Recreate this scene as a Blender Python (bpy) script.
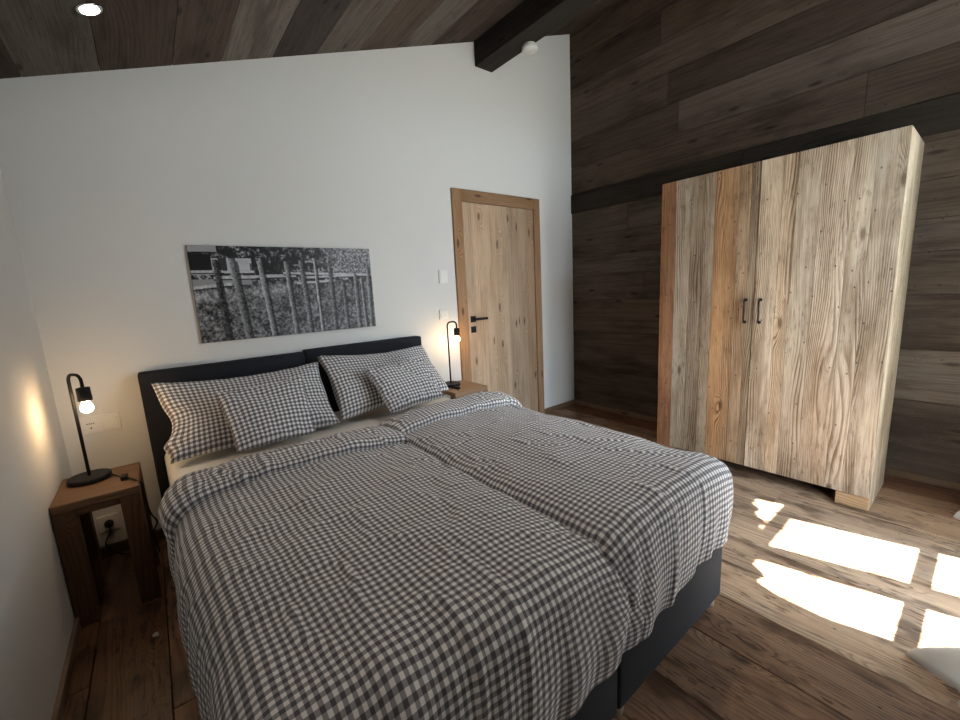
import bpy, bmesh, math, random
import numpy as np
from mathutils import Vector, Matrix, noise

# ---------------------------------------------------------------- clean start
for o in list(bpy.data.objects):
    bpy.data.objects.remove(o)
scene = bpy.context.scene
COL = scene.collection

# ---------------------------------------------------------------- camera
cam_d = bpy.data.cameras.new('camera')
cam_d.sensor_width = 36.0
cam_d.lens = 411.33 / 960 * 36.0
cam_d.clip_start = 0.02
cam = bpy.data.objects.new('camera', cam_d)
COL.objects.link(cam)
cam.location = (0.4206, -2.7931, 1.2740)
cam.rotation_euler = (1.40240, 0.05094, -0.67753)
scene.camera = cam

# ---------------------------------------------------------------- light + exposure
EXPOSURE = 1.17
SUN = 100.0
SKY = 9.4
SPOT = 22.0
scene.view_settings.view_transform = 'Standard'
scene.view_settings.look = 'None'
scene.view_settings.exposure = EXPOSURE
scene.view_settings.gamma = 1.0
scene.view_settings.use_curve_mapping = False

world = bpy.data.worlds.new('world')
scene.world = world
world.use_nodes = True
wn = world.node_tree
wn.nodes.clear()
w_out = wn.nodes.new('ShaderNodeOutputWorld')
w_bg = wn.nodes.new('ShaderNodeBackground')
w_tc = wn.nodes.new('ShaderNodeTexCoord')
w_sep = wn.nodes.new('ShaderNodeSeparateXYZ')
w_ramp = wn.nodes.new('ShaderNodeValToRGB')
w_map = wn.nodes.new('ShaderNodeMapRange')
w_map.inputs['From Min'].default_value = -1
w_map.inputs['From Max'].default_value = 1
wn.links.new(w_tc.outputs['Generated'], w_sep.inputs[0])
wn.links.new(w_sep.outputs['Z'], w_map.inputs['Value'])
wn.links.new(w_map.outputs[0], w_ramp.inputs[0])
cr = w_ramp.color_ramp
cr.elements[0].position = 0.0
cr.elements[0].color = (0.54, 0.53, 0.50, 1)
cr.elements[1].position = 1.0
cr.elements[1].color = (0.45, 0.67, 1.0, 1)
e = cr.elements.new(0.48); e.color = (0.58, 0.58, 0.57, 1)
e = cr.elements.new(0.54); e.color = (0.82, 0.91, 1.0, 1)
wn.links.new(w_ramp.outputs[0], w_bg.inputs['Color'])
w_bg.inputs['Strength'].default_value = SKY
wn.links.new(w_bg.outputs[0], w_out.inputs['Surface'])

sun_d = bpy.data.lights.new('sun', 'SUN')
sun_d.energy = SUN
sun_d.angle = math.radians(0.6)
sun_d.color = (1.0, 0.95, 0.88)
sun = bpy.data.objects.new('sun', sun_d)
COL.objects.link(sun)
SDIR = Vector((0.25, -1.0, 2.4)).normalized()
sun.rotation_euler = SDIR.to_track_quat('Z', 'Y').to_euler()
sun.location = (3, -8, 8)

# sampling portal filling the glazed opening (adds no light of its own)
por_d = bpy.data.lights.new('window_portal', 'AREA')
por_d.shape = 'RECTANGLE'
por_d.size = 1.52
por_d.size_y = 2.8
por_d.cycles.is_portal = True
por = bpy.data.objects.new('window_portal', por_d)
COL.objects.link(por)
por.location = (2.90, -3.20, 1.45)
por.rotation_euler = (math.radians(90), 0, 0)     # emits towards +Y

# ---------------------------------------------------------------- node helpers
class NT:
    def __init__(self, name):
        self.m = bpy.data.materials.new(name)
        self.m.use_nodes = True
        self.t = self.m.node_tree
        self.t.nodes.clear()
        self.out = self.t.nodes.new('ShaderNodeOutputMaterial')
        self.b = self.t.nodes.new('ShaderNodeBsdfPrincipled')
        self.t.links.new(self.b.outputs[0], self.out.inputs['Surface'])
    def n(self, kind, **kw):
        nd = self.t.nodes.new(kind)
        for k, v in kw.items():
            setattr(nd, k, v)
        return nd
    def put(self, sock, v):
        if isinstance(v, (int, float)):
            sock.default_value = v
        elif isinstance(v, tuple):
            sock.default_value = v
        else:
            self.t.links.new(v, sock)
    def math(self, op, a, b=0.0, c=0.0, clamp=False):
        nd = self.n('ShaderNodeMath', operation=op, use_clamp=clamp)
        self.put(nd.inputs[0], a); self.put(nd.inputs[1], b); self.put(nd.inputs[2], c)
        return nd.outputs[0]
    def vec(self, x, y, z=0.0):
        nd = self.n('ShaderNodeCombineXYZ')
        self.put(nd.inputs[0], x); self.put(nd.inputs[1], y); self.put(nd.inputs[2], z)
        return nd.outputs[0]
    def noise(self, v, scale=1.0, detail=2.0, rough=0.5, dist=0.0):
        nd = self.n('ShaderNodeTexNoise', noise_dimensions='3D')
        self.put(nd.inputs['Vector'], v)
        nd.inputs['Scale'].default_value = scale
        nd.inputs['Detail'].default_value = detail
        nd.inputs['Roughness'].default_value = rough
        nd.inputs['Distortion'].default_value = dist
        return nd.outputs['Fac']
    def ss(self, v, a, b, lo=0.0, hi=1.0):
        nd = self.n('ShaderNodeMapRange', interpolation_type='SMOOTHSTEP')
        self.put(nd.inputs['Value'], v)
        nd.inputs['From Min'].default_value = a
        nd.inputs['From Max'].default_value = b
        nd.inputs['To Min'].default_value = lo
        nd.inputs['To Max'].default_value = hi
        return nd.outputs[0]
    def mix(self, f, a, b, mode='MIX'):
        nd = self.n('ShaderNodeMix', data_type='RGBA', blend_type=mode)
        self.put(nd.inputs[0], f); self.put(nd.inputs[6], a); self.put(nd.inputs[7], b)
        return nd.outputs[2]
    def bump(self, h, strength=0.3, dist=0.002):
        nd = self.n('ShaderNodeBump')
        nd.inputs['Strength'].default_value = strength
        nd.inputs['Distance'].default_value = dist
        self.put(nd.inputs['Height'], h)
        self.t.links.new(nd.outputs[0], self.b.inputs['Normal'])

def c3(r, g, b):
    return (r, g, b, 1.0)

def mat_plain(name, col, rough=0.6, metal=0.0, spec=0.5, noise_amt=0.06, nscale=30.0, bump=0.0):
    T = NT(name)
    tc = T.n('ShaderNodeTexCoord').outputs['Object']
    f = T.noise(tc, nscale, 3.0)
    dark = tuple(max(0, c * (1 - noise_amt)) for c in col) + (1,)
    lite = tuple(min(1, c * (1 + noise_amt)) for c in col) + (1,)
    T.put(T.b.inputs['Base Color'], T.mix(f, dark, lite))
    T.b.inputs['Roughness'].default_value = rough
    T.b.inputs['Metallic'].default_value = metal
    T.b.inputs['Specular IOR Level'].default_value = spec
    if bump:
        T.bump(f, bump, 0.002)
    return T.m

def mat_wood(name, ring=0.45, ringfreq=34.0, warp=5.0, fibre=0.3, stain=0.35, stain_col=(0.35, 0.27, 0.22),
             knot=0.6, rough=0.6, nail=0.5, bump=0.35, spec=0.3, warpv=5.0, silver=0.0, blotch=0.0, pits=0.0, ringcol=(0.30, 0.20, 0.13)):
    """rustic board; UV.x runs along the grain in metres, UV.y across; colour attribute 'tint' per board"""
    T = NT(name)
    uv = T.n('ShaderNodeUVMap', uv_map='UVMap').outputs[0]
    sep = T.n('ShaderNodeSeparateXYZ'); T.put(sep.inputs[0], uv)
    u, v = sep.outputs[0], sep.outputs[1]
    tint = T.n('ShaderNodeAttribute', attribute_name='tint').outputs['Color']
    # knots
    vor = T.n('ShaderNodeTexVoronoi', feature='F1', voronoi_dimensions='2D')
    T.put(vor.inputs['Vector'], T.vec(T.math('MULTIPLY', u, 2.2), T.math('MULTIPLY', v, 7.0)))
    vor.inputs['Scale'].default_value = 1.0
    vsep = T.n('ShaderNodeSeparateColor'); T.put(vsep.inputs[0], vor.outputs['Color'])
    sel = T.math('GREATER_THAN', vsep.outputs[0], 1.0 - knot * 0.6)
    kd = vor.outputs['Distance']
    kwarp = T.math('MULTIPLY', sel, T.ss(kd, 0.0, 0.42, 1.0, 0.0))
    kcore = T.math('MULTIPLY', sel, T.ss(kd, 0.03, 0.12, 1.0, 0.0))
    # rings
    low = T.noise(T.vec(T.math('MULTIPLY', u, 0.75), T.math('MULTIPLY', v, warpv)), 1.0, 1.5, 0.45)
    fine = T.noise(T.vec(T.math('MULTIPLY', u, 4.0), T.math('MULTIPLY', v, 22.0)), 1.0, 2.0)
    x = T.math('MULTIPLY', v, ringfreq)
    x = T.math('ADD', x, T.math('MULTIPLY', T.math('SUBTRACT', low, 0.5), warp * 4.0))
    x = T.math('ADD', x, T.math('MULTIPLY', kwarp, 5.0))
    x = T.math('ADD', x, T.math('MULTIPLY', fine, 0.5))
    fr = T.math('FRACT', x)
    line = T.math('MULTIPLY', T.ss(fr, 0.35, 0.86), T.ss(fr, 0.92, 1.0, 1.0, 0.0))
    rmask = T.noise(T.vec(T.math('MULTIPLY', u, 1.3), T.math('MULTIPLY', v, 9.0), 3.0), 1.0, 2.0)
    line = T.math('MULTIPLY', line, T.ss(rmask, 0.34, 0.62))
    # fibres
    fib = T.noise(T.vec(T.math('MULTIPLY', u, 7.0), T.math('MULTIPLY', v, 260.0), 7.0), 1.0, 3.0, 0.6)
    st = T.noise(T.vec(T.math('MULTIPLY', u, 1.6), T.math('MULTIPLY', v, 5.5), 11.0), 1.0, 4.0, 0.6)
    streak = T.noise(T.vec(T.math('MULTIPLY', u, 1.1), T.math('MULTIPLY', v, 38.0), 5.0), 1.0, 3.0, 0.6)
    col = T.mix(T.math('MULTIPLY', T.ss(st, 0.44, 0.68), stain), tint, T.mix(1.0, tint, stain_col + (1,), 'MULTIPLY'))
    if silver:
        lum = T.n('ShaderNodeRGBToBW'); T.put(lum.inputs[0], col)
        g = T.n('ShaderNodeCombineColor')
        for i, k in enumerate((1.04, 1.0, 0.95)):
            T.put(g.inputs[i], T.math('MULTIPLY', lum.outputs[0], k * 1.1))
        st2 = T.noise(T.vec(T.math('MULTIPLY', u, 1.0), T.math('MULTIPLY', v, 9.0), 21.0), 1.0, 3.0)
        col = T.mix(T.math('MULTIPLY', T.ss(st2, 0.40, 0.6), silver), col, g.outputs[0])
    if blotch:
        bl = T.noise(T.vec(T.math('MULTIPLY', u, 4.0), T.math('MULTIPLY', v, 8.0), 31.0), 1.0, 2.5, 0.55)
        col = T.mix(T.math('MULTIPLY', T.ss(bl, 0.52, 0.66), blotch), col, T.mix(1.0, col, (0.22, 0.17, 0.14, 1), 'MULTIPLY'))
    col = T.mix(T.math('MULTIPLY', T.ss(streak, 0.42, 0.72), stain * 0.8), col, T.mix(1.0, col, (0.52, 0.45, 0.40, 1), 'MULTIPLY'))
    col = T.mix(T.math('MULTIPLY', line, ring), col, T.mix(1.0, col, ringcol + (1,), 'MULTIPLY'))
    col = T.mix(T.math('MULTIPLY', T.ss(fib, 0.40, 0.66), fibre), col, T.mix(1.0, col, (0.50, 0.46, 0.42, 1), 'MULTIPLY'))
    col = T.mix(T.math('MULTIPLY', kcore, 0.8), col, T.mix(1.0, col, (0.22, 0.15, 0.11, 1), 'MULTIPLY'))
    if pits:
        pt = T.noise(T.vec(T.math('MULTIPLY', u, 16.0), T.math('MULTIPLY', v, 75.0), 41.0), 1.0, 2.0, 0.5)
        pm = T.noise(T.vec(T.math('MULTIPLY', u, 2.5), T.math('MULTIPLY', v, 6.0), 51.0), 1.0, 2.0, 0.5)
        pf = T.math('MULTIPLY', T.ss(pt, 0.56, 0.64), T.ss(pm, 0.42, 0.58))
        col = T.mix(T.math('MULTIPLY', pf, pits), col, T.mix(1.0, col, (0.20, 0.13, 0.09, 1), 'MULTIPLY'))
    # nail and worm holes
    nv = T.n('ShaderNodeTexVoronoi', feature='F1', voronoi_dimensions='2D')
    T.put(nv.inputs['Vector'], T.vec(T.math('MULTIPLY', u, 7.0), T.math('MULTIPLY', v, 11.0), 0.0))
    nv.inputs['Scale'].default_value = 1.0
    ns = T.n('ShaderNodeSeparateColor'); T.put(ns.inputs[0], nv.outputs['Color'])
    hole = T.math('MULTIPLY', T.math('GREATER_THAN', ns.outputs[1], 0.62), T.ss(nv.outputs['Distance'], 0.022, 0.05, 1.0, 0.0))
    col = T.mix(T.math('MULTIPLY', hole, nail), col, (0.012, 0.008, 0.006, 1))
    T.put(T.b.inputs['Base Color'], col)
    T.b.inputs['Roughness'].default_value = rough
    T.b.inputs['Specular IOR Level'].default_value = spec
    h = T.math('SUBTRACT', T.math('MULTIPLY', fib, 0.5), T.math('MULTIPLY', line, 0.8))
    T.bump(h, bump, 0.003)
    return T.m

def mat_gingham(name, period=0.0222, rough=0.85):
    T = NT(name)
    uv = T.n('ShaderNodeUVMap', uv_map='UVMap').outputs[0]
    sep = T.n('ShaderNodeSeparateXYZ'); T.put(sep.inputs[0], uv)
    wob = T.noise(T.vec(sep.outputs[0], sep.outputs[1]), 6.0, 2.0)
    def stripe(s):
        f = T.math('FRACT', T.math('MULTIPLY', s, 1.0 / period))
        f = T.math('ABSOLUTE', T.math('SUBTRACT', f, 0.5))
        return T.ss(f, 0.225, 0.275)
    a, b = stripe(sep.outputs[0]), stripe(sep.outputs[1])
    s = T.math('MULTIPLY', T.math('ADD', a, b), 0.5)
    ramp = T.n('ShaderNodeValToRGB')
    T.put(ramp.inputs[0], s)
    r = ramp.color_ramp
    r.elements[0].position = 0.0; r.elements[0].color = (0.86, 0.85, 0.85, 1)
    r.elements[1].position = 1.0; r.elements[1].color = (0.105, 0.10, 0.115, 1)
    m = r.elements.new(0.5); m.color = (0.33, 0.325, 0.345, 1)
    T.put(T.b.inputs['Base Color'], ramp.outputs[0])
    T.b.inputs['Roughness'].default_value = rough
    T.b.inputs['Specular IOR Level'].default_value = 0.15
    T.b.inputs['Sheen Weight'].default_value = 0.15
    wr = T.noise(T.vec(sep.outputs[0], T.math('MULTIPLY', sep.outputs[1], 1.6)), 11.0, 3.0, 0.55, 0.6)
    fine = T.noise(T.vec(sep.outputs[0], sep.outputs[1]), 600.0, 1.0)
    T.bump(T.math('ADD', T.math('MULTIPLY', wr, 1.0), T.math('MULTIPLY', fine, 0.04)), 0.5, 0.012)
    return T.m

def mat_emit(name, col, strength):
    T = NT(name)
    T.b.inputs['Base Color'].default_value = (1, 0.9, 0.75, 1)
    T.b.inputs['Emission Color'].default_value = col + (1,)
    T.b.inputs['Emission Strength'].default_value = strength
    return T.m

def mat_glass(name):
    T = NT(name)
    T.t.nodes.remove(T.b)
    tr = T.n('ShaderNodeBsdfTransparent'); tr.inputs[0].default_value = (0.94, 0.96, 0.95, 1)
    gl = T.n('ShaderNodeBsdfGlossy'); gl.inputs['Roughness'].default_value = 0.02
    fr = T.n('ShaderNodeFresnel'); fr.inputs[0].default_value = 1.45
    mx = T.n('ShaderNodeMixShader')
    T.put(mx.inputs[0], T.math('MULTIPLY', fr.outputs[0], 0.6))
    T.put(mx.inputs[1], tr.outputs[0]); T.put(mx.inputs[2], gl.outputs[0])
    T.put(T.out.inputs['Surface'], mx.outputs[0])
    return T.m

def mat_curtain(name):
    T = NT(name)
    T.b.inputs['Base Color'].default_value = (0.86, 0.87, 0.87, 1)
    T.b.inputs['Roughness'].default_value = 0.9
    tl = T.n('ShaderNodeBsdfTranslucent'); tl.inputs[0].default_value = (0.85, 0.87, 0.86, 1)
    mx = T.n('ShaderNodeMixShader'); mx.inputs[0].default_value = 0.35
    tc = T.n('ShaderNodeTexCoord').outputs['Object']
    T.bump(T.noise(tc, 25.0, 3.0), 0.3, 0.003)
    T.put(mx.inputs[1], T.b.outputs[0]); T.put(mx.inputs[2], tl.outputs[0])
    T.put(T.out.inputs['Surface'], mx.outputs[0])
    return T.m

def mat_attr(name, attr, rough=0.45):
    T = NT(name)
    a = T.n('ShaderNodeAttribute', attribute_name=attr).outputs['Color']
    uv = T.n('ShaderNodeTexCoord').outputs['Object']
    f = T.noise(uv, 400.0, 2.0)
    T.put(T.b.inputs['Base Color'], T.mix(T.math('MULTIPLY', f, 0.15), a, T.mix(1.0, a, (0.4, 0.4, 0.4, 1), 'MULTIPLY')))
    T.b.inputs['Roughness'].default_value = rough
    T.b.inputs['Specular IOR Level'].default_value = 0.3
    return T.m

def mat_plaster(name, col):
    T = NT(name)
    tc = T.n('ShaderNodeTexCoord').outputs['Object']
    f = T.noise(tc, 1.2, 3.0); g = T.noise(tc, 90.0, 3.0, 0.6)
    T.put(T.b.inputs['Base Color'], T.mix(f, tuple(c * 0.97 for c in col) + (1,), col + (1,)))
    T.b.inputs['Roughness'].default_value = 0.9
    T.b.inputs['Specular IOR Level'].default_value = 0.2
    T.bump(T.math('ADD', g, T.math('MULTIPLY', f, 2.0)), 0.25, 0.0015)
    return T.m

M = {}
M['plaster'] = mat_plaster('white_plaster', (0.72, 0.715, 0.705))
M['floorwood'] = mat_wood('rustic_floor', ring=0.5, ringfreq=55.0, warp=3.5, fibre=0.55, stain=0.55, stain_col=(0.42, 0.32, 0.26),
                          knot=0.7, rough=0.42, nail=0.9, bump=0.5, silver=0.12, blotch=0.75, pits=0.85, spec=0.45, ringcol=(0.22, 0.15, 0.11))
M['darkwood'] = mat_wood('dark_reclaimed_wood', ring=0.25, ringfreq=40.0, warp=3.0, fibre=0.5, stain=0.8, stain_col=(0.45, 0.40, 0.37),
                         knot=0.5, rough=0.75, nail=0.7, bump=0.5, spec=0.2)
M['palewood'] = mat_wood('old_spruce_wood', ring=0.95, ringfreq=95.0, warp=4.5, fibre=0.6, stain=0.7, stain_col=(0.52, 0.43, 0.35),
                         knot=0.42, rough=0.7, nail=0.8, bump=0.4, silver=0.15, pits=0.35, warpv=5.5, ringcol=(0.34, 0.24, 0.17))
M['oak'] = mat_wood('brown_spruce_wood', ring=0.45, ringfreq=60.0, warp=3.0, fibre=0.35, stain=0.35, stain_col=(0.6, 0.48, 0.38),
                    knot=0.7, rough=0.6, nail=0.15, bump=0.25, warpv=4.0)
M['gingham'] = mat_gingham('grey_white_gingham_cotton')
M['sheet'] = mat_plain('white_sheet', (0.72, 0.70, 0.66), 0.9, spec=0.15, bump=0.2)
M['blackfabric'] = mat_plain('charcoal_upholstery', (0.020, 0.022, 0.028), 0.95, spec=0.2, noise_amt=0.35, nscale=400.0, bump=0.4)
M['boxfabric'] = mat_plain('anthracite_upholstery', (0.034, 0.036, 0.042), 0.95, spec=0.2, noise_amt=0.35, nscale=400.0, bump=0.4)
M['blackmetal'] = mat_plain('black_metal', (0.008, 0.008, 0.009), 0.6, spec=0.25)
M['whiteplastic'] = mat_plain('white_plastic', (0.80, 0.79, 0.76), 0.4, noise_amt=0.01)
M['darkplastic'] = mat_plain('dark_plastic', (0.008, 0.008, 0.008), 0.6, spec=0.2)
M['chrome'] = mat_plain('brushed_chrome', (0.7, 0.7, 0.7), 0.2, metal=1.0)
M['bulb'] = mat_emit('lit_bulb_glass', (1.0, 0.66, 0.34), 50.0)
M['spot'] = mat_emit('lit_spotlight', (1.0, 0.9, 0.78), 20.0)
M['glass'] = mat_glass('window_glass')
M['curtain'] = mat_curtain('white_curtain_cloth')
M['frame'] = mat_plain('window_frame_paint', (0.55, 0.52, 0.48), 0.5)
M['print'] = mat_attr('printed_canvas', 'print')
M['canvas_edge'] = mat_plain('dark_canvas_edge', (0.05, 0.05, 0.05), 0.7)
M['paleleg'] = mat_plain('pale_wood_leg', (0.45, 0.38, 0.28), 0.6)
M['paper'] = mat_plain('crumpled_paper', (0.6, 0.58, 0.52), 0.9)
M['brass'] = mat_plain('brass_contact', (0.35, 0.33, 0.30), 0.4, metal=1.0)

# ---------------------------------------------------------------- object helpers
def tag(o, label=None, cat=None, group=None, kind=None):
    if label: o['label'] = label
    if cat: o['category'] = cat
    if group: o['group'] = group
    if kind: o['kind'] = kind
    return o

def empty(name, loc=(0, 0, 0)):
    o = bpy.data.objects.new(name, None)
    o.empty_display_size = 0.05
    o.location = loc
    COL.objects.link(o)
    return o

def link(name, me, mat, parent=None, smooth=False):
    o = bpy.data.objects.new(name, me)
    COL.objects.link(o)
    if mat is not None and not me.materials:
        me.materials.append(mat)
    if parent is not None:
        o.parent = parent
        o.matrix_parent_inverse = Matrix.Translation(-wloc(parent))
    if smooth:
        for p in me.polygons: p.use_smooth = True
    return o

def wloc(o):
    v = Vector(o.location)
    # children are authored in world coordinates with zero own offset
    return v if o.parent is None else Vector((0, 0, 0))

class MB:
    """collects verts / faces with UVs (metres) and a tint colour per face; builds ONE mesh"""
    def __init__(s):
        s.v = []; s.f = []; s.uv = []; s.t = []; s.sm = []; s.mi = []
    def quad(s, pts, uvs=None, tint=(1, 1, 1), smooth=False, mi=0):
        i = len(s.v)
        s.v += [tuple(p) for p in pts]
        s.f.append(tuple(range(i, i + len(pts))))
        s.uv.append(uvs or [(0, 0)] * len(pts)); s.t.append(tint); s.sm.append(smooth); s.mi.append(mi)
    def box(s, lo, hi, grain=0, tint=(1, 1, 1), off=(0.0, 0.0), b=0.0):
        """box with grain along axis 0/1/2; b = edge chamfer"""
        lo = list(lo); hi = list(hi)
        bm = bmesh.new()
        bmesh.ops.create_cube(bm, size=1.0)
        for v in bm.verts:
            v.co = Vector([(lo[k] + hi[k]) / 2 + v.co[k] * (hi[k] - lo[k]) for k in range(3)])
        if b > 0:
            bmesh.ops.bevel(bm, geom=list(bm.edges), offset=b, segments=1 if b < 0.004 else 2, affect='EDGES', profile=0.6)
        for f in bm.faces:
            n = f.normal
            ax = max(range(3), key=lambda k: abs(n[k]))
            o2 = [k for k in range(3) if k != grain]
            uvs = []
            for l in f.loops:
                c = l.vert.co
                if ax == grain:
                    uvs.append((c[o2[0]] * 0.2 + off[0], c[o2[1]] + off[1]))
                else:
                    other = [k for k in o2 if k != ax][0]
                    uvs.append((c[grain] + off[0], c[other] + off[1] + c[ax] * 0.3))
            s.quad([l.vert.co[:] for l in f.loops], uvs, tint)
        bm.free()
    def tube(s, path, r, seg=10, tint=(1, 1, 1), cap=True):
        pts = [Vector(p) for p in path]
        rings = []
        up = None
        for i, p in enumerate(pts):
            d = (pts[min(i + 1, len(pts) - 1)] - pts[max(i - 1, 0)]).normalized()
            if up is None:
                up = Vector((0, 0, 1)) if abs(d.z) < 0.9 else Vector((1, 0, 0))
            a = d.cross(up)
            if a.length < 1e-4: a = d.cross(Vector((0, 1, 0)))
            a.normalize(); bb = d.cross(a).normalized(); up = -bb if False else up
            rr = r[i] if isinstance(r, (list, tuple)) else r
            # keep frames coherent
            if rings:
                pa = rings[-1][1]
                a = (pa - d * pa.dot(d)).normalized(); bb = d.cross(a)
            rings.append(([p + (a * math.cos(t) + bb * math.sin(t)) * rr for t in [2 * math.pi * k / seg for k in range(seg)]], a))
        for i in range(len(rings) - 1):
            A, B = rings[i][0], rings[i + 1][0]
            for k in range(seg):
                j = (k + 1) % seg
                s.quad([A[k], A[j], B[j], B[k]], [(0, 0), (0, .01), (.01, .01), (.01, 0)], tint, True)
        if cap:
            s.quad(list(reversed(rings[0][0])), None, tint)
            s.quad(rings[-1][0], None, tint)
    def lathe(s, c, prof, axis=(0, 0, 1), seg=28, tint=(1, 1, 1), smooth=True):
        """prof: (radius, height) list along the axis"""
        ax = Vector(axis).normalized()
        a = ax.orthogonal().normalized(); b = ax.cross(a)
        c = Vector(c)
        rings = [[c + ax * h + (a * math.cos(2 * math.pi * k / seg) + b * math.sin(2 * math.pi * k / seg)) * r for k in range(seg)] for r, h in prof]
        for i in range(len(rings) - 1):
            for k in range(seg):
                j = (k + 1) % seg
                s.quad([rings[i][k], rings[i][j], rings[i + 1][j], rings[i + 1][k]], None, tint, smooth)
        s.quad(list(reversed(rings[0])), None, tint); s.quad(rings[-1], None, tint)
    def build(s, name, mat, parent=None, weld=True):
        me = bpy.data.meshes.new(name)
        me.from_pydata(s.v, [], s.f)
        me.uv_layers.new(name='UVMap')
        me.color_attributes.new('tint', 'FLOAT_COLOR', 'CORNER')
        us = []; cs = []
        for fi, f in enumerate(s.f):
            for k in range(len(f)):
                us += [s.uv[fi][k][0], s.uv[fi][k][1]]
                cs += [s.t[fi][0], s.t[fi][1], s.t[fi][2], 1.0]
        me.uv_layers['UVMap'].data.foreach_set('uv', us)
        me.color_attributes['tint'].data.foreach_set('color', cs)
        for i, p in enumerate(me.polygons):
            p.use_smooth = s.sm[i]
        if weld:
            bm = bmesh.new(); bm.from_mesh(me)
            bmesh.ops.remove_doubles(bm, verts=list(bm.verts), dist=0.00005)
            bm.normal_update()
            bm.to_mesh(me); bm.free()
        return link(name, me, mat, parent)

def board_rows(mb, lo, hi, grain, across, cuts, tints, rng, gap=0.003, lens=None, b=0.0015, jig=0.12):
    """boards: lo/hi box, grain axis, across axis, cuts = edges of the rows; lens=(min,max) lengths or None"""
    for i in range(len(cuts) - 1):
        p = lo[grain]
        first = True
        while p < hi[grain] - 1e-4:
            if lens is None:
                q = hi[grain]
            else:
                q = min(hi[grain], p + rng.uniform(*lens) * (rng.random() * 0.7 + 0.3 if first else 1))
                if hi[grain] - q < 0.4: q = hi[grain]
            first = False
            l2, h2 = list(lo), list(hi)
            l2[grain] = p + gap / 3; h2[grain] = q - gap / 3
            l2[across] = cuts[i] + gap / 2; h2[across] = cuts[i + 1] - gap / 2
            t = tints(i, rng) if callable(tints) else tints[i % len(tints)]
            k = 1 + rng.uniform(-jig, jig)
            mb.box(l2, h2, grain, tuple(c * k for c in t), (rng.uniform(0, 50), rng.uniform(0, 50)), b)
            p = q

W = 3.911      # right wall
XL = 0.010     # left wall
YF = -3.05     # window wall (inner face)
CI, CS = 2.254, 0.3491   # ceiling height at x=0 and slope
def ceil(x): return CI + CS * x

# ================================================================ SETTING
rng = random.Random(5)
# floor: boards run along Y
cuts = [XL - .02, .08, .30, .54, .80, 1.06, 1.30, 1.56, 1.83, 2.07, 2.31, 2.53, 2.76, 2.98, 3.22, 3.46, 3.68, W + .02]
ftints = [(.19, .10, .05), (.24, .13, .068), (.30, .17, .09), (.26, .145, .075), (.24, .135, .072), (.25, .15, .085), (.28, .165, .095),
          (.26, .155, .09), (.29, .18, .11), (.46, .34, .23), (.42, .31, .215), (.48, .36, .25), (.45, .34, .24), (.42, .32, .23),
          (.46, .34, .235), (.40, .27, .18), (.20, .095, .052)]  # boards right of the bed tinted paler, daylight put into their colour
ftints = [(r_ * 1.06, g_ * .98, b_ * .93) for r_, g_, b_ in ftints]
fl = MB()
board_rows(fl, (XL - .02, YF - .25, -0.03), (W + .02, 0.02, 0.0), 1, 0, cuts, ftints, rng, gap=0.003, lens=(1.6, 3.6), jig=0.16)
fl.box((XL - .05, YF - .28, -0.10), (W + .05, 0.05, -0.028), 1, (.03, .02, .015))
tag(fl.build('floor', M['floorwood']), kind='structure')

# white wall behind the bed, with the doorway cut out
DX0, DX1, DZ = 2.418, 3.415, 2.08
wb = MB()
def slab(mb, xs0, xs1, z0f, z1f, y0, y1):
    """wall piece between x0..x1, height functions at bottom/top, depth y0..y1"""
    a = [(xs0, y0, z0f(xs0)), (xs1, y0, z0f(xs1)), (xs1, y0, z1f(xs1)), (xs0, y0, z1f(xs0))]
    b = [(x, y1, z) for x, _, z in a]
    mb.quad(a); mb.quad(list(reversed(b)))
    for i in range(4):
        j = (i + 1) % 4
        mb.quad([a[j], a[i], b[i], b[j]])
top = lambda x: ceil(x) + 0.05
slab(wb, XL - .12, DX0 + .02, lambda x: -.05, top, 0.0, 0.14)
slab(wb, DX0 + .02, DX1 - .02, lambda x: DZ - .02, top, 0.0, 0.14)
slab(wb, DX1 - .02, W + .1, lambda x: -.05, top, 0.0, 0.14)
tag(wb.build('wall_back', M['plaster']), kind='structure')

wl = MB()
wl.box((XL - .12, YF - .2, -.05), (XL, 0.0, ceil(XL) + .03))
tag(wl.build('wall_left', M['plaster']), kind='structure')

# reclaimed board wall: boards run along Y
wr = MB()
zc = [0.0, .22, .49, .80, 1.12, 1.36, 1.54, 1.75, 2.03, 2.17, 2.42, 2.66, 2.90, 3.13, 3.38, 3.70]
def dark_t(i, r):
    base = r.choice([(.098, .070, .050), (.125, .094, .072), (.085, .060, .045), (.140, .108, .084), (.110, .078, .056)])
    return base
def wall_t(i, r):
    b = dark_t(i, r)
    if i < 8: b = tuple(c * g for c, g in zip(b, (1.25, 1.38, 1.52)))  # lower boards paler and cooler, window light put into the tint
    return b
board_rows(wr, (W, YF - .1, 0.0), (W + .025, 0.0, 3.6), 1, 2, zc, wall_t, rng, gap=0.003, lens=(1.6, 3.4), jig=0.2)
wr.box((W + .02, YF - .2, -.05), (W + .15, 0.12, ceil(W) + .1), 1, (.02, .015, .012))
tag(wr.build('wall_right', M['darkwood']), kind='structure')

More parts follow.
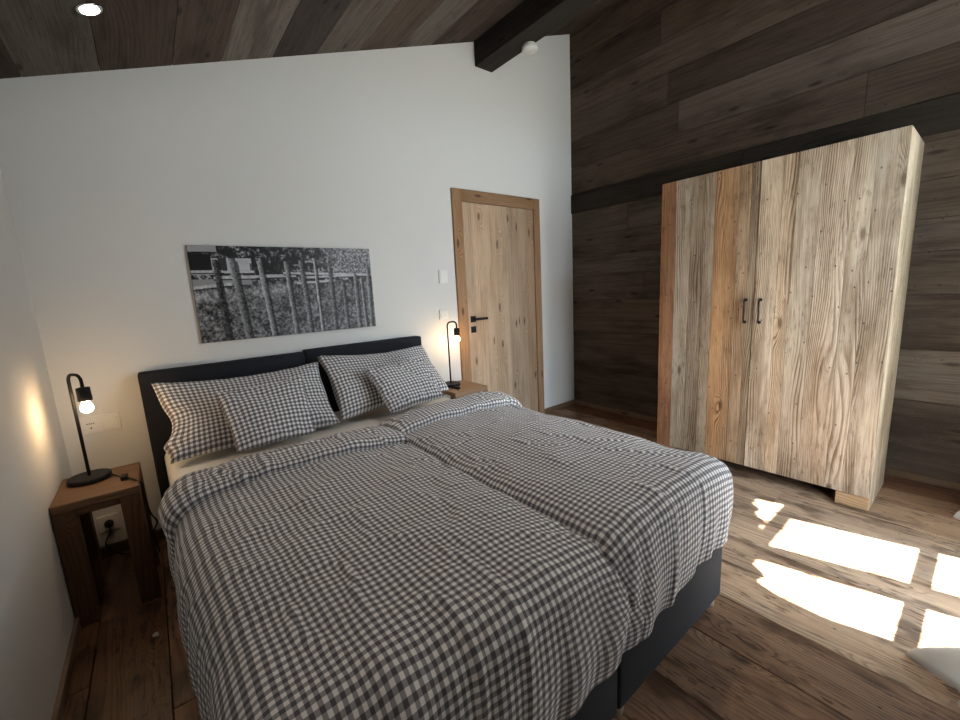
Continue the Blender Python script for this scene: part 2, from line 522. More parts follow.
# ceiling boards run along Y on the slope
cx = [XL - .1, .136, .408, .70, .93, 1.2, 1.46, 1.75, 2.05, 2.32, 2.58, 2.85, 3.1, 3.35, 3.62, W + .1]
ctints = [(.055, .043, .034), (.135, .118, .10), (.075, .053, .040), (.085, .062, .048), (.155, .138, .122), (.065, .053, .046),
          (.14, .122, .105), (.10, .075, .058), (.13, .115, .10), (.085, .062, .048), (.07, .052, .042)]
ctints = [tuple(c * 1.25 for c in t) for t in ctints]
tmp = MB()
board_rows(tmp, (XL - .1, YF - .2, 0.0), (W + .1, 0.02, 0.025), 1, 0, cx, ctints, rng, gap=0.002, lens=(2.2, 3.6), jig=0.15)
tmp.box((XL - .1, YF - .25, 0.022), (W + .1, 0.12, 0.12), 1, (.02, .015, .012))
tmp.v = [(x, y, z + ceil(x)) for x, y, z in tmp.v]
tag(tmp.build('ceiling', M['darkwood']), kind='structure')

# window wall behind the camera
OX0, OX1 = 2.14, 3.66
OZ0, OZ1 = 0.04, 2.90
wf = MB()
YB = YF - .20
slab(wf, XL - .12, OX0, lambda x: -.05, top, YF, YB)
slab(wf, OX1, W + .1, lambda x: -.05, top, YF, YB)
slab(wf, OX0, OX1, lambda x: -.05, lambda x: OZ0, YF, YB)
slab(wf, OX0, OX1, lambda x: OZ1, top, YF, YB)
tag(wf.build('wall_front', M['plaster']), kind='structure')

# unseen roof overhang, added outside to keep sun off the left glazing
oh = MB()
oh.box((.7, -4.75, 3.02), (2.30, YB, 3.12), 1, (.10, .075, .055), (5, 5), .004)
tag(oh.build('sun_block_overhang', M['oak']), kind='structure')

# ceiling beam along Y
bmb = MB()
bmb.box((2.728, YF, 3.03), (2.907, 0.0, 3.235), 1, (.042, .036, .031), (3, 7), 0.003)
tag(bmb.build('ceiling_beam', M['darkwood']), 'thick dark brown beam running under the sloping board ceiling', 'beam', kind='structure')

# dark band on the board wall
tb = MB()
tb.box((W - .012, YF, 1.985), (W, -1.55, 2.165), 1, (.036, .028, .022), (13, 2), 0.002)
tb.box((W - .012, -1.548, 1.985), (W, 0.0, 2.165), 1, (.040, .030, .023), (3, 22), 0.002)
tag(tb.build('trim_1', M['darkwood']), kind='structure')

# baseboards
bb = MB(); bb.box((W - .018, YF, 0.0), (W, 0.0, 0.045), 1, (.20, .135, .085), (1, 2), 0.002)
tag(bb.build('baseboard_right', M['oak']), kind='structure')
bb = MB(); bb.box((DX1 + .002, -.018, 0.0), (W - .018, 0.0, 0.045), 0, (.22, .14, .08), (4, 2), 0.002)
bb.box((XL, -.018, 0.0), (DX0 - .002, 0.0, 0.06), 0, (.16, .10, .06), (8, 2), 0.002)
tag(bb.build('baseboard_back', M['oak']), kind='structure')
bb = MB(); bb.box((XL, YF, 0.0), (XL + .014, -.018, 0.05), 1, (.24, .17, .12), (4, 9), 0.002)
tag(bb.build('baseboard_left', M['oak']), kind='structure')

# ---- interior door in the white wall
d1 = empty('door_1', ((DX0 + DX1) / 2, 0, 0)); tag(d1, kind='structure')
LX0, LX1, LZ = 2.512, 3.335, 1.985
def wood_box(name, lo, hi, grain, tint, mat, parent, seed=0, b=0.002):
    r = random.Random(seed * 7 + 3)
    m = MB(); m.box(lo, hi, grain, tint, (r.uniform(0, 40), r.uniform(0, 40)), b)
    return m.build(name, M[mat], parent)
wood_box('door_casing', (DX0, -.022, 0), (LX0, .10, DZ), 2, (.42, .25, .135), 'oak', d1, 1)
wood_box('door_casing', (LX1, -.022, 0), (DX1, .10, DZ), 2, (.36, .215, .12), 'oak', d1, 2)
wood_box('door_lintel', (LX0, -.021, LZ), (LX1, .10, DZ), 0, (.34, .20, .11), 'oak', d1, 3)
leaf = MB()
lc = [LX0 + .004, 2.60, 2.72, 2.80, 2.93, 3.00, 3.12, 3.22, LX1 - .004]
board_rows(leaf, (LX0 + .004, -.012, .01), (LX1 - .004, .035, LZ - .004), 2, 0, lc,
           [(.62, .46, .33), (.64, .47, .33), (.60, .44, .31), (.56, .41, .285), (.58, .435, .31), (.46, .345, .25), (.45, .335, .24), (.42, .29, .19)], rng, gap=0.0008, b=0.0)
leaf_o = leaf.build('door_leaf', M['oak'], d1)
wood_box('door_backing', (LX0, .036, 0), (LX1, .10, LZ), 2, (.05, .03, .02), 'oak', d1, 4)
hx, hz = 2.565, 1.033
m = MB(); m.box((hx - .026, -.021, hz - .026), (hx + .026, -.011, hz + .026), b=.002)
m.tube([(hx, -.02, hz), (hx, -.06, hz)], .009, 12)
m.box((hx - .010, -.068, hz - .010), (hx + .125, -.052, hz + .010), b=.002)
m.build('door_handle', M['blackmetal'], d1)
m = MB(); m.box((hx - .026, -.021, hz - .115), (hx + .026, -.011, hz - .063), b=.002)
m.box((hx - .004, -.0225, hz - .10), (hx + .004, -.0205, hz - .078))
m.build('lock_plate', M['blackmetal'], d1)

# ---- french window with two narrow leaves
w1 = empty('window_1', ((OX0 + OX1) / 2, YF - .05, OZ0)); tag(w1, kind='structure')
Y0, Y1 = -3.125, -3.075
G = {'c0': 3.27, 'c1': 3.58, 'a0': 2.30, 'a1': 2.645, 'b0': 2.79, 'b1': 3.13}
def fr_box(name, lo, hi):
    m = MB(); m.box((lo[0], Y0, lo[1]), (hi[0], Y1, hi[1]), b=.003)
    return m.build(name, M['frame'], w1)
fr_box('window_frame', (OX0, OZ0), (OX0 + .04, OZ1))
fr_box('window_frame', (OX1 - .04, OZ0), (OX1, OZ1))
fr_box('window_frame', (OX0 + .04, OZ0), (OX1 - .04, OZ0 + .03))
fr_box('window_frame', (OX0 + .04, 2.15), (OX1 - .04, 2.22))
fr_box('window_frame', (OX0 + .04, OZ1 - .04), (OX1 - .04, OZ1))
fr_box('window_frame', (OX0 + .04, OZ0 + .03), (G['a0'], 2.15))
fr_box('window_frame', (G['b1'], OZ0 + .03), (G['c0'], 2.15))
fr_box('window_frame', (G['c1'], OZ0 + .03), (OX1 - .04, 2.15))
fr_box('window_frame', (G['a1'], OZ0 + .03), (G['b0'], 2.15))
for a, b in (('c0', 'c1'), ('a0', 'a1'), ('b0', 'b1')):
    fr_box('window_bar', (G[a], .915), (G[b], .95))
    for z0, z1 in ((OZ0 + .03, .915), (.95, 2.15)):
        m = MB(); m.box((G[a], -3.103, z0), (G[b], -3.097, z1))
        m.build('window_pane', M['glass'], w1)
m = MB(); m.box((OX0 + .04, -3.103, 2.22), (OX1 - .04, -3.097, OZ1 - .04))
m.build('window_pane', M['glass'], w1)
m = MB(); m.box((2.69, Y1, 1.0), (2.72, Y1 + .03, 1.12), b=.003); m.build('window_handle', M['chrome'], w1)

# ================================================================ WARDROBE
WX, WY0, WY1, WZ0, WZ1, WB = 3.267, -1.287, -2.471, .073, 1.918, 3.725
wd = empty('wardrobe', ((WX + WB) / 2, (WY0 + WY1) / 2, 0))
tag(wd, 'large two-door wardrobe of pale weathered boards against the dark board wall', 'wardrobe')
wt = [(.46, .23, .11), (.52, .44, .34), (.42, .33, .24), (.47, .38, .28), (.56, .33, .165), (.52, .35, .21), (.38, .28, .19)]
ys = [-1.287, -1.387, -1.487, -1.570, -1.632, -1.765, -1.832, -1.8705]
def wdoor(ys, tints, name, seed):
    m = MB(); r = random.Random(seed)
    c = sorted(ys); t = list(reversed(tints))
    board_rows(m, (WX, c[0], WZ0), (WX + .024, c[-1], WZ1), 2, 1, c, t, r, gap=0.0012, b=0.0007, jig=.03)
    return m.build(name, M['palewood'], wd)
da = wdoor(ys, wt, 'door', 2)
ys2 = [-1.8745, -1.985, -2.05, -2.152, -2.279, -2.360, -2.471]
wt2 = [(.74, .60, .45), (.66, .50, .345), (.54, .44, .33), (.58, .47, .36), (.52, .43, .33), (.45, .375, .29)]
db = wdoor(ys2, wt2, 'door', 9)
for yy, dr in ((-1.832, da), (-1.910, db)):
    m = MB(); x = WX
    m.tube([(x + .002, yy, 1.132), (x - .020, yy, 1.132), (x - .026, yy, 1.122), (x - .026, yy, 1.008), (x - .020, yy, .998), (x + .002, yy, .998)], .0048, 10)
    m.lathe((x - .003, yy, 1.132), [(.010, 0), (.010, .004)], (1, 0, 0), 14)
    m.lathe((x - .003, yy, .998), [(.010, 0), (.010, .004)], (1, 0, 0), 14)
    m.build('handle', M['blackmetal'], dr)
wood_box('side_panel', (WX + .026, WY1, 0.0), (WB, WY1 + .03, WZ1), 2, (.52, .43, .32), 'palewood', wd, 21)
wood_box('side_panel', (WX + .026, WY0 - .03, 0.0), (WB, WY0, WZ1), 2, (.40, .29, .19), 'palewood', wd, 22)
wood_box('top_panel', (WX + .026, WY1 + .031, WZ1 - .03), (WB, WY0 - .031, WZ1), 1, (.44, .36, .27), 'palewood', wd, 23)
wood_box('bottom_panel', (WX + .026, WY1 + .031, WZ0), (WB, WY0 - .031, WZ0 + .03), 1, (.44, .36, .27), 'palewood', wd, 24)
wood_box('back_panel', (WB - .012, WY1 + .031, WZ0 + .031), (WB, WY0 - .031, WZ1 - .031), 2, (.36, .28, .2), 'palewood', wd, 25)
wood_box('foot', (WX + .001, WY1, 0), (WX + .024, WY1 + .14, WZ0 - .001), 1, (.50, .33, .19), 'oak', wd, 26)
wood_box('foot', (WX + .001, WY0 - .14, 0), (WX + .024, WY0, WZ0 - .001), 1, (.46, .30, .17), 'oak', wd, 27)

# ================================================================ BED
BX0, BXM, BX1 = .392, 1.315, 2.018
YH, YE = -.10, -2.225
bed = empty('bed', ((BX0 + BX1) / 2, -1.15, 0))
tag(bed, 'double box spring bed with black upholstered headboard and dark grey base', 'bed')
def soft_box(lo, hi, r, seg=4, name='x', mat=None, parent=None, sub=0):
    bm = bmesh.new(); bmesh.ops.create_cube(bm, size=1.0)
    for v in bm.verts:
        v.co = Vector([(lo[k] + hi[k]) / 2 + v.co[k] * (hi[k] - lo[k]) for k in range(3)])
    bmesh.ops.bevel(bm, geom=list(bm.edges), offset=r, segments=seg, affect='EDGES', profile=0.5)
    me = bpy.data.meshes.new(name); bm.to_mesh(me); bm.free()
    return link(name, me, mat, parent, True)
soft_box((.332, YH, .04), (1.155, -.012, .943), .012, 3, 'headboard', M['blackfabric'], bed)
soft_box((1.157, YH, .04), (2.0, -.012, .955), .012, 3, 'headboard', M['blackfabric'], bed)
soft_box((BX0, YE, .045), (BXM - .002, YH - .002, .30), .012, 3, 'box_base', M['boxfabric'], bed)
soft_box((BXM + .002, YE, .045), (BX1, YH - .002, .30), .012, 3, 'box_base', M['boxfabric'], bed)
for x in (BX0 + .03, BXM - .035, BXM + .035, BX1 - .035):
    for y in (YE + .035, YH - .06):
        m = MB(); m.lathe((x, y, 0), [(.022, 0), (.026, .045)], seg=16); m.build('leg', M['paleleg'], bed)

mt = soft_box((.378, YE + .01, .302), (BX1 - .005, YH - .004, .535), .045, 5, 'mattress', M['sheet'])
for v in mt.data.vertices:
    if v.co.x < .8 and v.co.y < -1.2: v.co.x += .055
tag(mt, 'thick mattress in a white fitted sheet under the gingham bedding', 'mattress')

# ---- cloth helpers
def fbm(x, y, z=0.0, oct=3):
    return noise.fractal(Vector((x, y, z)), 0.9, 2.0, oct)
def sst(a, b, x):
    t = min(1, max(0, (x - a) / (b - a))); return t * t * (3 - 2 * t)

def grid_mesh(name, P, UV, mat, parent=None, thick=None, closed=False, sub=1):
    """P[j][i] points"""
    nj, ni = len(P), len(P[0])
    vs = [tuple(p) for row in P for p in row]
    fs = []; 
    for j in range(nj - 1):
        for i in range(ni - 1):
            fs.append((j * ni + i, j * ni + i + 1, (j + 1) * ni + i + 1, (j + 1) * ni + i))
    me = bpy.data.meshes.new(name); me.from_pydata(vs, [], fs)
    uvl = me.uv_layers.new(name='UVMap')
    for p in me.polygons:
        p.use_smooth = True
        for li in p.loop_indices:
            vi = me.loops[li].vertex_index
            uvl.data[li].uv = UV[vi // ni][vi % ni]
    o = link(name, me, mat, parent)
    if thick:
        s = o.modifiers.new('thickness', 'SOLIDIFY'); s.thickness = thick; s.offset = -1
        s.use_rim = True
    return o

def duvet(name, x_l, x_r, zl, zr, seed, hem_left, hem_right, YT=-1.0):
    """cloth draped over the mattress block; returns object.
    x_l/x_r = outer/inner x positions; hem_* True when that side hangs down"""
    TOP = .588 if hem_left else .597
    R = .068 if hem_left else .055            # edge rounding radius
    ytop0 = YT       # head-side edge
    yfoot = -2.238
    nI, nJ = 150, 190
    # along profile: (y, drop) for cloth coordinate c>=0 measured from head edge
    Lflat = abs(yfoot + R - ytop0)
    Lq = R * math.pi / 2
    def along(c, zhem):
        if c < Lflat: return ytop0 - c, 0.0
        c2 = c - Lflat
        if c2 < Lq:
            a = c2 / R
            return yfoot + R - R * math.sin(a), R * (1 - math.cos(a))
        return yfoot, R + (c2 - Lq)
    Wd = x_r - x_l
    def across(a):
        """a = 0..1 along the width incl. hanging sides -> x, drop, metres"""
        pass
    sl = (TOP - zl) if hem_left else .05
    sr = (TOP - zr) if hem_right else .05
    rl = R if hem_left else .05
    rr = R if hem_right else .05
    hl = max(0, sl - rl); hr = max(0, sr - rr)
    flat = Wd - rl - rr
    total = hl + rl * math.pi / 2 + flat + rr * math.pi / 2 + hr
    def X(s):
        if s < hl: return x_l, rl + (hl - s)
        s2 = s - hl
        if s2 < rl * math.pi / 2:
            a = math.pi / 2 - s2 / rl
            return x_l + rl - rl * math.sin(a), rl * (1 - math.cos(a))
        s3 = s2 - rl * math.pi / 2
        if s3 < flat: return x_l + rl + s3, 0.0
        s4 = s3 - flat
        if s4 < rr * math.pi / 2:
            a = s4 / rr
            return x_r - rr + rr * math.sin(a), rr * (1 - math.cos(a))
        return x_r, rr + (s4 - rr * math.pi / 2)
    FL = .215
    def S(s, c):
        x, dx = X(s)
        # hem length varies slightly along the foot
        y, dy = along(max(c, 0), 0)
        if c < 0: y = ytop0 - c
        p = 5.0
        drop = (dx ** p + dy ** p) ** (1 / p) if (dx > 0 or dy > 0) else 0
        # rounding of the vertical corner
        k = min(sst(0, .14, dx), sst(0, .14, dy))
        if k > 0:
            if hem_right and x > x_r - .2: x -= .060 * k
            if hem_left and x < x_l + .2: x += .035 * k
            y += .03 * k
        # duvets spread a little over the foot at the middle
        if not hem_right and x > x_r - .35:
            x += .15 * sst(.0, .30, dy) * sst(x_r - .35, x_r, x)
        if not hem_left and x < x_l + .35:
            x += .13 * sst(.0, .30, dy) * sst(x_l + .35, x_l, x)
        if hem_left: x += .030 * sst(-1.15, -2.0, y) * sst(x_l + .35, x_l, x)
        # loft
        u = (x - x_l) / Wd
        loft = .050 * (max(0, min(1, math.sin(math.pi * min(1, max(0, u))))) ** .45)
        fy = sst(0, .12, abs(y - ytop0)) * .4 + .6
        loft *= fy * (1 - sst(0, .30, drop))
        # quilting softness + wrinkles
        n1 = fbm(x * 2.6 + seed, y * 2.2, seed)
        n2 = fbm(x * 7 + seed * 3, y * 6 + (x * 2), seed + 4)
        q = noise.noise(Vector((x * 9 + fbm(x * 3, y * 3, seed) * 1.5, y * 3.0, seed + 9)))
        wr = .011 * n1 + .004 * n2 + .003 * q
        n3 = noise.noise(Vector((x * 16 + 2 * n1, y * 16 - 2 * n1, seed)))
        wr += .0025 * n3
        ridge = 1 - abs(noise.noise(Vector((x * 5.5 + y * 2.5 + n1, y * 4.5 - x * 2.0, seed + 2)))) * 2
        wr += .006 * max(0, ridge - .72) / .28 
        z = TOP - drop + loft
        # vertical folds on the hanging foot
        fold = 0.005 * math.sin(x * 52 + 3 * n1 + seed) * sst(.05, .28, dy) + .007 * noise.noise(Vector((x * 13, 0.3 * z, seed)))* sst(.05, .3, dy)
        foldx = 0.012 * math.sin(y * 38 + 2 * n1 + seed) * sst(.05, .28, dx)
        bulge_y = .020 * math.sin(math.pi * min(1, dy / .32)) if dy > 0 else 0
        bulge_x = .020 * math.sin(math.pi * min(1, dx / .32)) if dx > 0 else 0
        side = sst(0, R, drop)
        z += wr * (1 - .7 * side)
        if dy > 0: y -= bulge_y + fold + wr * side
        if dx > 0:
            sg = -1 if s < total / 2 else 1
            if (sg < 0 and hem_left) or (sg > 0 and hem_right):
                x += sg * (bulge_x + foldx + wr * side)
        return Vector((x, y, z))
    def N(s, c):
        e = .012
        s_ = min(total - e, max(e, s)); 
        a = S(s_ + e, c) - S(s_ - e, c); b = S(s_, c + e) - S(s_, c - e)
        n = b.cross(a) * -1
        n = a.cross(b) * -1
        if n.length < 1e-9: return Vector((0, 0, 1))
        n.normalize()
        return n
    # path of the sheet: free edge of the turned-back flap -> head edge -> main surface -> hem
    path = []     # (c, offset, clothlength)
    t = .048      # height of the flap above the main surface
    path += [(FL - .020, .010), (FL - .006, .008), (FL + .004, .016), (FL + .006, .030), (FL, .041), (FL - .012, .048)]
    for k in range(1, 15):
        c = FL - .012 - (FL - .012 - .0) * k / 15
        path.append((c, t + .012 * math.sin(math.pi * k / 15)))
    for k in range(0, 9):
        a = math.pi * k / 8
        path.append((-.022 * math.sin(a), t / 2 + t / 2 * math.cos(a)))
    nm = 120
    hemc = 1.0
    res = []
    for k in range(1, nm + 1):
        path.append((k / nm, None))
    # lengths for the hem as a function of x (hem rises to the right)
    P = []; UV = []
    prev = None; acc = 0.0
    for j, (c, off) in enumerate(path):
        row = []; uvr = []
        for i in range(nI):
            s = total * i / (nI - 1)
            if off is None:
                xx = X(s)[0]
                zh = .278 + .075 * sst(1.05, 1.95, xx) - .02 + .003 * math.sin(xx * 21 + seed)
                if dxx(s, X) > 0.1: zh += .0
                Lt = Lflat + Lq + (TOP - R - zh)
                cc = c * Lt
                p = S(s, cc)
                cl = cc
            else:
                base = S(s, c)
                n = N(s, max(c, .0))
                wob = fbm(s * 4, c * 3, seed + 8) * .006
                if off > .02:
                    n = (n + Vector((0, 0, .4))).normalized()
                side_k = 1 - .6 * sst(.02, .10, X(s)[1])
                p = base + n * (off * side_k + (wob if off > .02 else 0))
                cl = None
            row.append(p); 
            uvr.append([s, cl])
        P.append(row); UV.append(uvr)
    # cloth coordinate on the flap: negative, continuing from the head edge
    jn = next(j for j, (c, off) in enumerate(path) if off is None)
    lens = [0.0]
    mid = nI // 2
    for j in range(1, jn + 1):
        lens.append(lens[-1] + (Vector((path[j][0] - path[j - 1][0], ((path[j][1] or 0) - (path[j - 1][1] or 0)))).length if path[j][1] is not None else 0.01))
    tot = lens[jn - 1]
    for j in range(jn):
        for i in range(nI): UV[j][i][1] = lens[j] - tot
    UV = [[((a + seed * .31) * 1.2, (b + .01) * 1.2) for a, b in r] for r in UV]
    o = grid_mesh(name, P, UV, M['gingham'], None, thick=.012)
    return o
def dxx(s, X): return X(s)[1]

dl = duvet('duvet', .400, 1.262, .235, .30, 1.0, True, False, -.975)
tag(dl, 'grey and white gingham duvet on the shadier half of the bed, left of the seam', 'duvet', 'gingham duvets')
dr = duvet('duvet', 1.235, 1.985, .235, .30, 2.7, False, True, -.925)
tag(dr, 'grey and white gingham duvet on the wardrobe side of the bed, right of the seam', 'duvet', 'gingham duvets')

# ---- pillows
def pillow(label, TL, TR, BR, BL, thick, seed, pinch=.05, sag=0.02, cat='pillow', group=None, nw=3, name='pillow', curl=None):
    TL, TR, BR, BL = map(Vector, (TL, TR, BR, BL))
    w = ((TR - TL).length + (BR - BL).length) / 2; h = ((TL - BL).length + (TR - BR).length) / 2
    nrm = ((TR - TL).cross(BL - TL)).normalized()
    if nrm.y > 0: nrm = -nrm
    n = 56; nh = 40
    bm = bmesh.new(); uvl = bm.loops.layers.uv.new('UVMap')
    grids = []
    for side in (1, -1):
        G_ = []
        for j in range(nh + 1):
            row = []
            for i in range(n + 1):
                u, v = i / n, j / nh
                # edges bow inwards, corners stay out
                uu = u + (0.5 - u) * pinch * 2 * (math.sin(math.pi * v) ** .9) * (w * .0 + .55)
                vv = v + (0.5 - v) * pinch * 2 * (math.sin(math.pi * u) ** .9) * .8
                p = (TL * (1 - uu) + TR * uu) * (1 - vv) + (BL * (1 - uu) + BR * uu) * vv
                e = min(1, (4 * u * (1 - u)) ** .5) * min(1, (4 * v * (1 - v)) ** .5)
                prof = e ** .75
                # heavier towards the bottom
                prof *= .78 + .30 * v
                nn = fbm(u * 2.5 + seed, v * 2.2, seed)
                edge = min(u, 1 - u, v, 1 - v)
                # gathered wrinkles radiating from corners and ends
                r1 = math.sin((v * 9 + 1.6 * nn) * math.pi) * math.exp(-((min(u, 1 - u)) / .10) ** 2) * .010
                r2 = math.sin((u * 11 + 1.4 * nn) * math.pi) * math.exp(-((min(v, 1 - v)) / .09) ** 2) * .006
                cre = .010 * max(0, (1 - 2.2 * abs(noise.noise(Vector((u * 3 + seed, v * 2.4 - u, seed * 2))))) - .55)
                d = thick * prof + (.012 * nn + r1 + r2 - cre * 2) * min(1, edge * 12)
                p = p + nrm * (d * (1 if side > 0 else .8)) * side
                # edge waviness
                if edge < .001:
                    p = p + nrm * (.010 * math.sin(u * 14 + v * 11 + seed))
                p.z -= sag * math.sin(math.pi * u) * (1 - v) 
                if curl and u < .5:
                    k = curl * math.exp(-((v - .55) / .18) ** 2) * math.exp(-(u / .16) ** 2)
                    k -= curl * 1.3 * math.exp(-((v - .80) / .07) ** 2) * math.exp(-(u / .06) ** 2)
                    p += (TR - TL).normalized() * k
                row.append((p, (u * w + seed, -v * h)))
            G_.append(row)
        grids.append(G_)
    V = {}
    def vert(side, j, i):
        edge = i in (0, n) or j in (0, nh)
        key = ('e' if edge else side, j, i)
        if key not in V: V[key] = bm.verts.new(grids[side][j][i][0])
        return V[key]
    for side in (0, 1):
        for j in range(nh):
            for i in range(n):
                idx = [(j, i), (j, i + 1), (j + 1, i + 1), (j + 1, i)]
                if side == 0: idx = idx[::-1]
                f = bm.faces.new([vert(side, a, b) for a, b in idx]); f.smooth = True
                for l, (a, b) in zip(f.loops, idx): l[uvl].uv = grids[side][a][b][1]
    bmesh.ops.recalc_face_normals(bm, faces=list(bm.faces))
    me = bpy.data.meshes.new(name); bm.to_mesh(me); bm.free()
    o = link(name, me, M['gingham'])
    return tag(o, label, cat, group)

pillow('large gingham pillow leaning on the headboard at the end by the switch and socket plate',
       (.380, -.190, .897), (1.200, -.185, .885), (1.185, -.51, .565), (.400, -.50, .562), .085, 1.3, group='large gingham pillows', curl=.02)
pillow('large gingham pillow leaning on the headboard at the end by the door',
       (1.195, -.185, .925), (1.950, -.185, .900), (1.985, -.46, .60), (1.195, -.50, .572), .085, 4.1, group='large gingham pillows')
pillow('small gingham cushion propped on the large pillow nearest the wall switch',
       (.615, -.45, .842), (1.035, -.43, .860), (1.00, -.68, .600), (.645, -.70, .600), .055, 7.7, pinch=.03, cat='cushion', group='small gingham cushions', name='cushion', sag=.005)
pillow('small gingham cushion propped on the large pillow nearest the door',
       (1.385, -.44, .838), (1.80, -.42, .862), (1.80, -.66, .618), (1.415, -.69, .602), .055, 9.2, pinch=.03, cat='cushion', group='small gingham cushions', name='cushion', sag=.005)

# ================================================================ BEDSIDE TABLES
def stand(x0, x1, y0, y1, z, label, tops, seed):
    t = empty('bedside_table', ((x0 + x1) / 2, (y0 + y1) / 2, 0))
    tag(t, label, 'bedside table', 'wooden bedside tables')
    wood_box('table_top', (x0, y0, z - .032), (x1, y1, z), 0, tops, 'oak', t, seed, .003)
    lw = .068
    for a, b in ((x0, y0), (x1 - lw, y0), (x0, y1 - lw), (x1 - lw, y1 - lw)):
        wood_box('leg', (a, b, 0), (a + lw, b + lw, z - .033), 2, tuple(c * .75 for c in tops), 'oak', t, seed + 1, .003)
        seed += 1
    wood_box('apron', (x0 + lw + .001, y0 + .008, z - .062), (x1 - lw - .001, y0 + .030, z - .033), 0, tuple(c * .7 for c in tops), 'oak', t, seed + 9, .002)
    wood_box('apron', (x0 + lw + .001, y1 - .030, z - .085), (x1 - lw - .001, y1 - .008, z - .033), 0, tuple(c * .7 for c in tops), 'oak', t, seed + 19, .002)
    return t
TZ = .53
stand(XL + .003, .284, -.585, -.235, TZ, 'dark brown wooden bedside table beside the bed in the shadowy corner by the wall', (.17, .095, .053), 40)
RZ = .535
stand(2.095, 2.408, -.36, -.03, RZ, 'light brown wooden bedside table between the bed and the door', (.33, .215, .135), 60)

# ================================================================ LAMPS
def lamp(x, y, z, adir, label, h=.48):
    t = empty('table_lamp', (x, y, z)); tag(t, label, 'lamp', 'black bedside lamps')
    a = Vector(adir).normalized()
    m = MB(); m.lathe((x, y, z), [(.070, 0), (.075, .003), (.075, .018), (.072, .022)], seg=40); m.build('lamp_base', M['blackmetal'], t)
    r = .030; top_z = z + h; L = .085
    path = [Vector((x, y, z + .02)), Vector((x, y, top_z - r))]
    for k in range(1, 9):
        g = math.pi / 2 * k / 8
        path.append(Vector((x, y, top_z - r)) + a * (r - r * math.cos(g)) + Vector((0, 0, r * math.sin(g))))
    e = Vector((x, y, top_z)) + a * (L - r)
    for k in range(0, 9):
        g = math.pi / 2 * k / 8
        path.append(e + a * (r * math.sin(g)) - Vector((0, 0, r - r * math.cos(g))))
    tip = path[-1] - Vector((0, 0, .022)); path.append(tip)
    m = MB(); m.tube(path, .0062, 12); m.build('lamp_pole', M['blackmetal'], t)
    m = MB(); m.lathe(tip, [(.008, 0), (.023, -.003), (.024, -.058), (.020, -.060)], seg=28); so = m.build('bulb_socket', M['blackmetal'], t)
    b = tip - Vector((0, 0, .058))
    prof = [(.011, 0), (.012, -.008), (.017, -.017), (.021, -.027), (.021, -.036), (.017, -.046), (.009, -.052), (.002, -.054)]
    m = MB(); m.lathe(b, prof, seg=24); m.build('light_bulb', M['bulb'], t)
    return t
def curve_pts(pts, n=10):
    out = []
    P = [Vector(p) for p in pts]
    for i in range(len(P) - 1):
        p0 = P[max(i - 1, 0)]; p1 = P[i]; p2 = P[i + 1]; p3 = P[min(i + 2, len(P) - 1)]
        for k in range(n):
            t = k / n
            out.append(.5 * ((2 * p1) + (-p0 + p2) * t + (2 * p0 - 5 * p1 + 4 * p2 - p3) * t * t + (-p0 + 3 * p1 - 3 * p2 + p3) * t ** 3))
    out.append(P[-1]); return out
ll = lamp(.114, -.345, TZ + .001, (.55, -.85, 0), 'black metal lamp with a bare lit bulb on the table in the shadowy corner', .478)
m = MB()
m.tube(curve_pts([(.175, -.345, TZ + .012), (.20, -.38, TZ + .006), (.235, -.45, TZ + .006), (.262, -.50, TZ + .008), (.292, -.52, TZ - .02), (.292, -.52, .45), (.300, -.50, .36),
                  (.314, -.47, .30), (.292, -.42, .23), (.292, -.36, .15), (.285, -.22, .03), (.22, -.12, .008), (.13, -.07, .02), (.08, -.04, .08), (.105, -.045, .14), (.105, -.035, .175)]), .0032, 8)
cord = m.build('power_cord', M['darkplastic'], ll)
m = MB(); m.box((.222, -.475, TZ + .001), (.246, -.425, TZ + .018), b=.004); m.build('cord_switch', M['darkplastic'], cord)
m = MB(); m.lathe((.105, -.012, .178), [(.019, 0), (.019, .018), (.012, .032)], (0, -1, 0), 20); m.build('plug', M['darkplastic'], cord)
lr = lamp(2.215, -.135, RZ + .001, (1, -.05, 0), 'black metal lamp with a bare lit bulb on the table next to the door', .505)
m = MB()
m.tube(curve_pts([(2.17, -.19, RZ + .010), (2.165, -.23, RZ + .006), (2.19, -.27, RZ + .007), (2.15, -.32, RZ + .007)]), .0032, 8)
cord = m.build('power_cord', M['darkplastic'], lr)
m = MB(); m.box((2.172, -.285, RZ + .001), (2.197, -.235, RZ + .018), b=.004); m.build('cord_switch', M['darkplastic'], cord)

# ================================================================ SOCKETS AND SWITCHES
def plate(name, x0, x1, z0, z1, label, cat, y=-.011):
    m = MB(); m.box((x0, y, z0), (x1, 0.0, z1), b=.002)
    t = empty(name, ((x0 + x1) / 2, 0, z0)); tag(t, label, cat)
    m.build('cover_plate', M['whiteplastic'], t)
    return t
t = plate('socket_and_switch', .078, .228, .664, .750, 'white double plate with socket and rocker switch on the wall behind the corner lamp', 'socket')
m = MB(); m.lathe((.116, -.0105, .707), [(.0305, 0), (.0305, .0025), (.027, .003), (.026, .001)], (0, -1, 0), 28); m.build('socket_insert', M['whiteplastic'], t)
m = MB()
for dx in (-.012, -.004, .004, .012): m.box((.116 + dx - .0022, -.0145, .712), (.116 + dx + .0022, -.0128, .7165))
m.lathe((.116, -.0128, .692), [(.0035, 0), (.0035, .0015)], (0, -1, 0), 12)
m.build('socket_contacts', M['darkplastic'], t)
m = MB(); m.box((.160, -.0165, .677), (.218, -.0115, .737), b=.002); m.build('rocker', M['whiteplastic'], t)
t = plate('wall_socket', .063, .147, .136, .220, 'low wall socket near the floor behind the corner bedside table', 'socket')
